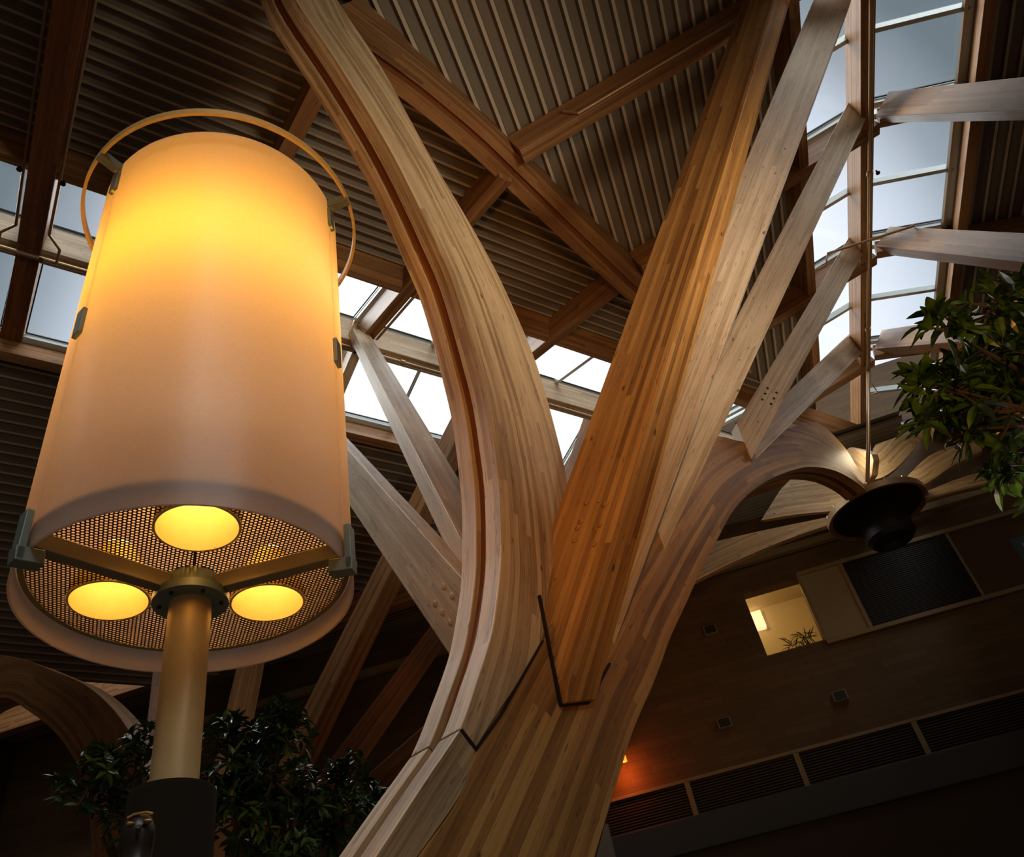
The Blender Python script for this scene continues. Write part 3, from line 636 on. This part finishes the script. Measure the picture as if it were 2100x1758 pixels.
# ------------------------------------------------------------ sprinkler pipes
def pipe(name, pts, r, lab, heads=(), grp=None, couplings=(), n=10):
    pts = [np.asarray(p, float) for p in pts]; t = thing(name, pts[0], lab, 'pipe', grp)
    m = MB(); m.tube(pts, r, n); m.build('pipe_run', BRASS, t, smooth=True)
    for p in couplings:
        p = np.asarray(p); j = min(range(len(pts)-1), key=lambda i: np.linalg.norm(np.cross(p-pts[i], nrm(pts[i+1]-pts[i])))); d = nrm(pts[j+1]-pts[j])
        m = MB(); m.tube([p-d*.04, p+d*.04], r*1.55, 12); m.build('coupling', BRASS, t, smooth=True)
    for p in heads:
        p = np.asarray(p); m = MB(); m.tube([p, p-Z*.05, p-Z*.055, p-Z*.07], [.015, .015, .035, .035], 10); m.build('sprinkler_head', STEEL, t, smooth=True)
    return t
def rp(y, off=.02, dz=-.58):                                        # a point of the pipe beside ridge R, seen at height y of the photo
    O = atz(1785, 235, H+dz); n = np.cross(dR, ray(1780, y)); r_ = ray(1785, y)
    # line-line closest
    w0 = O-CAM; b = dR@r_; t = ((dR@w0)*-1+b*(r_@w0))/(1-b*b); return O+dR*t
pipe('ridge_pipe', [rp(-60), rp(100), rp(300), rp(500), rp(760), atd(1781, 900, dist(hc)-.3), atd(1779, 988, dist(hc)-.6)], .034, 'long copper pipe hanging beside the ridge beam at the right', couplings=[rp(355), rp(675)], heads=[rp(355)+nR*.1])
c0_, c1_, c2_, c3_, c4_ = [atd(*p, dn[2.72]-.9) for p in ((1655, 562), (1694, 545), (1697, 520), (1875, 463), (1880, 482))]
pipe('branch_pipe', [c0_, c1_, c2_, c3_, c4_], .022, 'thin branch pipe crossing in front of the ridge beam at mid right', heads=[c4_])
c = [atd(*p, dn[5.55]+1.2) for p in ((1755, 795), (1768, 815), (1800, 805), (1788, 787))]
pipe('branch_pipe', c, .022, 'small square hook of pipe under the ridge beam above the hub')
lowM = -.62
mline = lambda x, y, dz=lowM: atpl(x, y, hubM-dL*.10+Z*dz, np.cross(dM, nrm(np.cross(ray(x, y), dM))))
def mp_(x0, off=-.12, dz=-.60):
    O = hubM-dL*0.12+Z*dz; r_ = ray(x0, 700+.3*(x0-757)); w0 = O-CAM; b = dM@r_; t = (-(dM@w0)+b*(r_@w0))/(1-b*b); return O+dM*t
pipe('ridge_pipe', [hubM+dM*u_-dL*.1-Z*.64 for u_ in (-6.5, -3, 0, 3, 6, 8)], .032, 'pale pipe hanging under the long ridge beam over the skylights', couplings=[hubM+dM*.9-dL*.1-Z*.64], heads=[hubM+dM*(-4.6)-dL*.1-Z*.6])
O = hubM-Z*.5
pipe('branch_pipe', [PLN.pt(.33, -2.6, -.40), PLN.pt(.33, -.5, -.42), hubM-dL*.55-Z*.5-dM*.15, hubM-dL*.45-Z*.75-dM*.2, hubM-dL*.4-Z*1.0-dM*.1], .022, 'thin pipe coming down the brown purlin to the strut hub right of the lamp', heads=[hubM-dL*.4-Z*1.0-dM*.1])
for s_, lb in ((-.2, 'left'), (.2, 'right')):
    pipe('branch_pipe', [PLN.pt(uH+s_, -7, -.4), PLN.pt(uH+s_, -.7, -.45), PLN.pt(uH+s_*1.8, -.5, -.5), PLN.pt(uH+s_*1.8, -.3, -.62)], .02, 'thin pipe on the %s side of the dark hip beam at the far left' % lb, heads=[PLN.pt(uH+s_*1.2, -1.9, -.42)])
pipe('branch_pipe', [PRN.pt(-2.88, PRN.px(1160, 225)[1]-.1, -.20), PRN.pt(-2.88, PRN.px(1160, 225)[1], -.40), PRN.pt(-2.88, -.5, -.40)], .022, 'thin copper pipe along the side of the long upper purlin')

# ------------------------------------------------------------ big lamp
LP = np.array([-1.2019, 2.3889, 0]); LZ = 1.5702+1.6; R_ = .55; LH = 2.1162
lamp = thing('floor_lamp', LP, 'tall lamp post with a big glowing cylindrical shade in the left foreground', 'lamp')
camaz = atan2(-LP[1], -LP[0])                                        # direction from the lamp towards the viewer
def shademat():
    m, t, b = newmat('frosted_acrylic'); t.nodes.remove(b); N = t.nodes.new; K = t.links.new
    tcn = N('ShaderNodeTexCoord'); nz_ = N('ShaderNodeTexNoise'); nz_.inputs['Scale'].default_value = 90; nz_.inputs['Detail'].default_value = 2; K(tcn.outputs['Object'], nz_.inputs['Vector'])
    mr = N('ShaderNodeMapRange'); mr.inputs['To Min'].default_value = .82; mr.inputs['To Max'].default_value = 1.0; K(nz_.outputs[0], mr.inputs['Value'])
    d = N('ShaderNodeBsdfDiffuse'); d.inputs[0].default_value = (.46, .37, .335, 1); tr = N('ShaderNodeBsdfTranslucent')
    cc = N('ShaderNodeMix'); cc.data_type = 'RGBA'; cc.blend_type = 'MULTIPLY'; cc.inputs[0].default_value = 1; cc.inputs[6].default_value = (1, .93, .86, 1); K(mr.outputs[0], cc.inputs[7]); K(cc.outputs[2], tr.inputs[0])
    g = N('ShaderNodeBsdfGlossy'); g.inputs['Roughness'].default_value = .35; g.inputs[0].default_value = (.9, .9, .9, 1)
    m1 = N('ShaderNodeMixShader'); m1.inputs[0].default_value = .5; K(d.outputs[0], m1.inputs[1]); K(tr.outputs[0], m1.inputs[2])
    m2 = N('ShaderNodeMixShader'); m2.inputs[0].default_value = .04; K(m1.outputs[0], m2.inputs[1]); K(g.outputs[0], m2.inputs[2]); K(m2.outputs[0], t.nodes['Material Output'].inputs[0]); return m
SHADE = shademat(); ca_ = [camaz-radians(60), camaz+radians(60), camaz+pi]
arcs = [(camaz-radians(59.3), camaz+radians(59.3)), (camaz+radians(60.7), camaz+radians(179.3)), (camaz+radians(180.7), camaz+radians(299.3))]
for a0_, a1_ in arcs:
    m = MB(); m.lathe([(R_, 0), (R_, LH), (R_-.008, LH), (R_-.008, 0)], (LP[0], LP[1], LZ), 72, a0_, a1_, closed=True); m.build('shade_panel', SHADE, lamp, smooth=True)
BR = plain('bronze_paint', (.30, .25, .15), .45, .3)
zd = LZ+.085
# perforated disc with real holes
dlr = .31; dlo = [camaz, camaz+radians(120), camaz-radians(120)]; dlc = [np.array([LP[0]+dlr*cos(a), LP[1]+dlr*sin(a)]) for a in dlo]; DR = .130
m = MB(); pit = .0150; hr = pit*.355; Rd = .53
ny = int(Rd/(pit*.866))+1; nx = int(Rd/pit)+2
for j in range(-ny, ny+1):
    for i in range(-nx, nx+1):
        x = (i+(.5 if j % 2 else 0))*pit; y = j*pit*.866
        if hypot(x, y) > Rd-.008: continue
        p = np.array([LP[0]+x, LP[1]+y])
        if min(np.linalg.norm(p-c) for c in dlc) < DR+.004 or hypot(x, y) < .07: continue
        ro = pit/sqrt(3)
        for k in range(6):
            a, b = radians(60*k+30), radians(60*k+90)
            m.quad([(p[0]+ro*cos(a), p[1]+ro*sin(a), zd), (p[0]+ro*cos(b), p[1]+ro*sin(b), zd), (p[0]+hr*cos(b), p[1]+hr*sin(b), zd), (p[0]+hr*cos(a), p[1]+hr*sin(a), zd)])
m.build('perforated_disc', plain('bronze_perforated_metal', (.055, .038, .02), .5, .2), lamp)
m = MB(); m.lathe([(Rd-.012, -.002), (Rd+.008, -.002), (Rd+.008, .012), (Rd-.012, .012)], (LP[0], LP[1], zd), 96, closed=True); m.build('disc_rim', BR, lamp, smooth=True)
REFL = plain('yellow_reflector', (.93, .66, .17), .6); BULB = emis('white_bulb', (1.0, .86, .62), 9)
for c in dlc:
    cc = (c[0], c[1], zd)
    m = MB(); m.lathe([(DR+.006, -.004), (DR-.002, -.004), (DR*.93, .05), (DR*.72, .13), (DR*.45, .19), (.06, .21), (.06, .215), (DR*.5, .195), (DR*.78, .13), (DR+.004, .05), (DR+.006, .01)], cc, 48, closed=True); d_ = m.build('reflector', REFL, lamp, smooth=True)
    m = MB(); m.lathe([(.001, .165), (.035, .17), (.055, .195), (.055, .22), (.001, .22)], cc, 24); m.build('bulb', BULB, d_, smooth=True)
    point('downlight', (c[0], c[1], zd+.07), .36, (1.0, .62, .26), .03)
# hub, arms, clips
m = MB(); m.lathe([(.001, .055), (.085, .055), (.095, .02), (.10, -.01), (.125, -.015), (.125, -.045), (.06, -.047), (.001, -.047)], (LP[0], LP[1], LZ+.03), 48); fl_ = m.build('hub_flange', GREENGREY, lamp, smooth=True)
for i in range(6):
    a = 2*pi*i/6+.3; q = LP+np.array([.1*cos(a), .1*sin(a), LZ-.017]); m = MB(); m.tube([q, q-Z*.006], .007, 8); m.build('screw', STEEL, fl_)
for a in ca_:
    d = np.array([cos(a), sin(a), 0]); s_ = np.array([-d[1], d[0], 0])
    m = MB(); m.bar(LP+d*.09+Z*(LZ+.036), LP+d*(R_-.012)+Z*(LZ+.036), .045, .06); m.build('arm', BR, lamp, bevel=.003)
    m = MB(); m.bar(LP+d*(R_-.05)+Z*(LZ-.02), LP+d*(R_+.035)+Z*(LZ-.03), .05, .05); m.bar(LP+d*(R_+.02)+Z*(LZ-.05), LP+d*(R_+.02)+Z*(LZ+.13), .05, .024, d); m.build('clip', GREENGREY, lamp, bevel=.003)
    for zz in (LZ+1.02, LZ+LH-.14):
        m = MB(); m.bar(LP+d*(R_+.008)+Z*(zz-.07), LP+d*(R_+.008)+Z*(zz+.07), .05, .018, d); m.build('clip', GREENGREY, lamp, bevel=.003)
    m = MB(); m.bar(LP+d*(R_-.01)+Z*(LZ+LH-.03), LP+d*(R_+.10)+Z*(LZ+LH-.01), .04, .05); m.build('ring_bracket', GREENGREY, lamp, bevel=.002)
m = MB(); m.lathe([(R_+.088, -.02), (R_+.102, -.02), (R_+.102, .02), (R_+.088, .02)], (LP[0], LP[1], LZ+LH+.0), 128, closed=True); m.build('top_ring', plain('brass_hoop', (.85, .62, .22), .5, .1), lamp, smooth=True)
pr = .0695
m = MB(); m.lathe([(.001, 0), (.43, 0), (.43, -.01), (.001, -.01)], (LP[0], LP[1], LZ+LH-.03), 64); m.build('light_shield', STEEL, lamp, smooth=True)  # unseen disc, added to keep the lamp's light off the roof above
m = MB(); m.tube([LP+Z*1.0, LP+Z*(LZ-.01)], pr, 48); m.build('post', POSTM, lamp, smooth=True)
ptop = None
for z in np.arange(1.6, 3.1, .01):
    v = MC.T@(LP+Z*z-CAM); py = CY+F*v[1]/v[2]
    if ptop is None and v[2] < 0 and py < 1632: ptop = z
print('sleeve top', ptop)
m = MB(); m.lathe([(pr-.002, ptop), (.118, ptop), (.122, ptop-.012), (.122, 0), (.001, 0)], (LP[0], LP[1], 0), 48); m.build('post_sleeve', plain('dark_grey_green_sleeve', (.014, .012, .009), .8, 0, 0, .08), lamp, smooth=True)
dv = np.array([cos(camaz), sin(camaz), 0]); lv_ = np.array([dv[1], -dv[0], 0])
point('lamp_core', tuple(LP+Z*(LZ+LH*.68)+dv*.12+lv_*(.06)), 62, (1.0, .44, .0), .16)
point('lamp_fill_right', tuple(LP+Z*(LZ+LH*.68)-lv_*(-.0)+lv_*.0+dv*.05+np.array([.2, .12, 0])), 10, (1.0, .76, .44), .14)  # added fill inside the shade, whitens its upper right
point('lamp_fill_low', tuple(LP+Z*(LZ+LH*.35)), 3.2, (1.0, .76, .62), .14)  # added fill inside the shade, gives the lower part a pinkish glow

# ------------------------------------------------------------ plants
def leafmat(name, c, c2):
    m, t, b = newmat(name); N = t.nodes.new
    n = N('ShaderNodeTexNoise'); n.inputs['Scale'].default_value = 9; tcn = N('ShaderNodeTexCoord'); t.links.new(tcn.outputs['Object'], n.inputs['Vector'])
    r = N('ShaderNodeValToRGB'); r.color_ramp.elements[0].color = (*c, 1); r.color_ramp.elements[1].color = (*c2, 1); r.color_ramp.elements[0].position = .4; r.color_ramp.elements[1].position = .66
    t.links.new(n.outputs[0], r.inputs[0]); t.links.new(r.outputs[0], b.inputs['Base Color']); b.inputs['Roughness'].default_value = .28
    return m
LEAF = leafmat('glossy_dark_leaves', (.015, .045, .010), (.07, .15, .02)); LEAF2 = leafmat('fresh_green_leaves', (.012, .036, .006), (.10, .21, .02)); BARK = plain('grey_bark', (.10, .07, .045), .8)
rng = random.Random(5)
def leaf(m, p, d, up_, L, wd):
    d = nrm(d); x = nrm(np.cross(d, up_)); n = np.cross(x, d); b = [0, .12, .35, .65, .9, 1]; ww = [.02, .5, 1, .85, .35, .02]; bend = rng.uniform(.1, .4)
    pr_ = None
    for t, q in zip(b, ww):
        c = p+d*L*t-n*L*bend*t*t; row = [c-x*wd*q/2+n*wd*q*.18, c, c+x*wd*q/2+n*wd*q*.18]
        if pr_: m.quad([pr_[0], row[0], row[1], pr_[1]]); m.quad([pr_[1], row[1], row[2], pr_[2]])
        pr_ = row
def plant(name, lab, blobs, base, L, wd, per, mat, seed=1, crown=None):
    """blobs: [(centre, radius, number of twigs)]"""
    rng.seed(seed); t = thing(name, base, lab, 'plant'); f = MB(); br = MB()
    if crown is not None: br.tube([base, crown], [.05, .03], 8)
    for c, r_, n in blobs:
        c = np.asarray(c, float)
        stem_base = np.asarray(base, float) if crown is None else np.asarray(crown, float)
        mid = stem_base+(c-stem_base)*.55+np.array([rng.uniform(-.1, .1), rng.uniform(-.1, .1), .1])
        br.tube([stem_base+Z*.02, mid, c], [.016, .011, .005], 6)
        for i in range(n):
            dr = nrm([rng.gauss(0, 1), rng.gauss(0, 1), rng.gauss(.35, 1)]); tip = c+dr*r_*rng.uniform(.55, 1)
            br.tube([c+dr*r_*.1, tip], [.007, .004], 5, False)
            tw = nrm(dr+Z*.5)
            for k in range(per):
                a = k*2.4+rng.random(); x = nrm(np.cross(tw, [.3, .2, .9])); y = np.cross(tw, x); el = rng.uniform(.15, 1.1)
                d = nrm(x*cos(a)+y*sin(a)+tw*el*.8); leaf(f, tip-tw*rng.uniform(0, .09), d, nrm(tw+Z), L*rng.uniform(.7, 1.15), wd*rng.uniform(.8, 1.15))
    f.build('foliage', mat, t); br.build('branches', BARK, t, smooth=False); return t
def B(x, y, d, rpx, n): return (atd(x, y, d), rpx*d/F, n)
def crown(x, y, d): c = atd(x, y, d); b_ = c.copy(); b_[2] = 0; return b_, c
pb, pc = crown(560, 1800, 5.2)
plant('leafy_shrub', 'dense dark-leaved shrub right of the lamp post below the shade', [B(580, 1500, 5.0, 62, 22), B(475, 1560, 5.1, 75, 26), B(560, 1600, 5.0, 80, 28), B(640, 1640, 5.2, 80, 28), B(715, 1590, 5.2, 45, 14), B(700, 1680, 5.3, 80, 28), B(500, 1680, 5.0, 90, 30), B(600, 1730, 5.1, 95, 30), B(765, 1630, 5.5, 42, 12), B(440, 1620, 5.0, 60, 18), B(580, 1460, 5.0, 32, 9), B(470, 1500, 5.1, 40, 10)], pb, .092, .030, 8, LEAF, 3, pc)
pb, pc = crown(260, 1850, 5.4)
plant('leafy_shrub', 'dark shrub with sparse twigs left of the lamp post', [B(225, 1545, 5.2, 50, 13), B(270, 1600, 5.3, 60, 18), B(195, 1600, 5.3, 55, 13), B(125, 1618, 5.3, 30, 5), B(290, 1520, 5.4, 40, 9), B(260, 1680, 5.2, 60, 14)], pb, .092, .030, 7, LEAF, 8, pc)
pb, pc = crown(2330, 900, 4.6)
plant('indoor_tree', 'green-leaved tree reaching in from the right edge', [B(1945, 680, 3.9, 55, 7), B(1895, 790, 4.0, 45, 6), B(1960, 800, 4.1, 80, 11), B(2030, 630, 4.1, 62, 9), B(2060, 720, 4.3, 80, 13), B(2000, 880, 4.2, 75, 10), B(2080, 850, 4.3, 90, 14), B(1890, 860, 4.0, 24, 3), B(2080, 970, 4.5, 60, 9), B(2110, 620, 4.5, 70, 9), B(2010, 780, 4.5, 80, 11)], pb, .125, .042, 7, LEAF2, 12, pc)
# pot plant in the lit opening
q = W((ou0+ou1)/2+.30, oz0+.02, -.42); plant('potted_palm', 'small potted palm silhouetted in the lit window opening', [(q+Z*.32, .14, 7), (q+Z*.2+wx*-.3, .12, 5)], q, .30, .03, 4, LEAF, 4)
for nm in ('foliage',): pass

# ------------------------------------------------------------ carved figure at the foot of the lamp
sc_ = atd(283, 1712, 1.95); st = thing('carved_statue', (sc_[0], sc_[1], 0), 'dark carved statue with a rounded head and glinting eyes in front of the lamp sleeve', 'statue')
DK = plain('dark_polished_wood', (.02, .010, .005), .35); GOLD = plain('gilded_paint', (.55, .30, .08), .3, .4)
rt = MC@np.array([1., 0, 0]); rt = nrm([rt[0], rt[1], 0]); tow = nrm([CAM[0]-sc_[0], CAM[1]-sc_[1], 0])
m = MB(); hd_ = sc_.copy()
prof = [(.001, .040), (.014, .038), (.028, .028), (.036, .012), (.038, -.006), (.036, -.026), (.034, -.045), (.042, -.07), (.062, -.11), (.085, -.17), (.10, -.26), (.11, -.5), (.12, -sc_[2])]
m.lathe([(r_*.85, z_) for r_, z_ in prof], hd_, 32); m.build('body', DK, st, smooth=True)
for s_ in (-1, 1):
    q = hd_+rt*.016*s_+tow*.030+Z*.012; m = MB(); m.lathe([(.001, .004), (.006, .003), (.009, 0), (.006, -.003), (.001, -.004)], q, 14); e_ = m.build('eye', GOLD, st, smooth=True)
m = MB(); q = hd_+tow*.026+Z*.026; m.tube([q-rt*.024, q-rt*.012+Z*.005, q+rt*.012+Z*.005, q+rt*.024], .003, 8); m.build('brow', GOLD, st, smooth=True)
m = MB(); q = hd_+tow*.036; m.tube([q+Z*.002, q+tow*.010-Z*.006, q+tow*.010-Z*.016], [.006, .005, .001], 8); m.build('nose', DK, st, smooth=True)
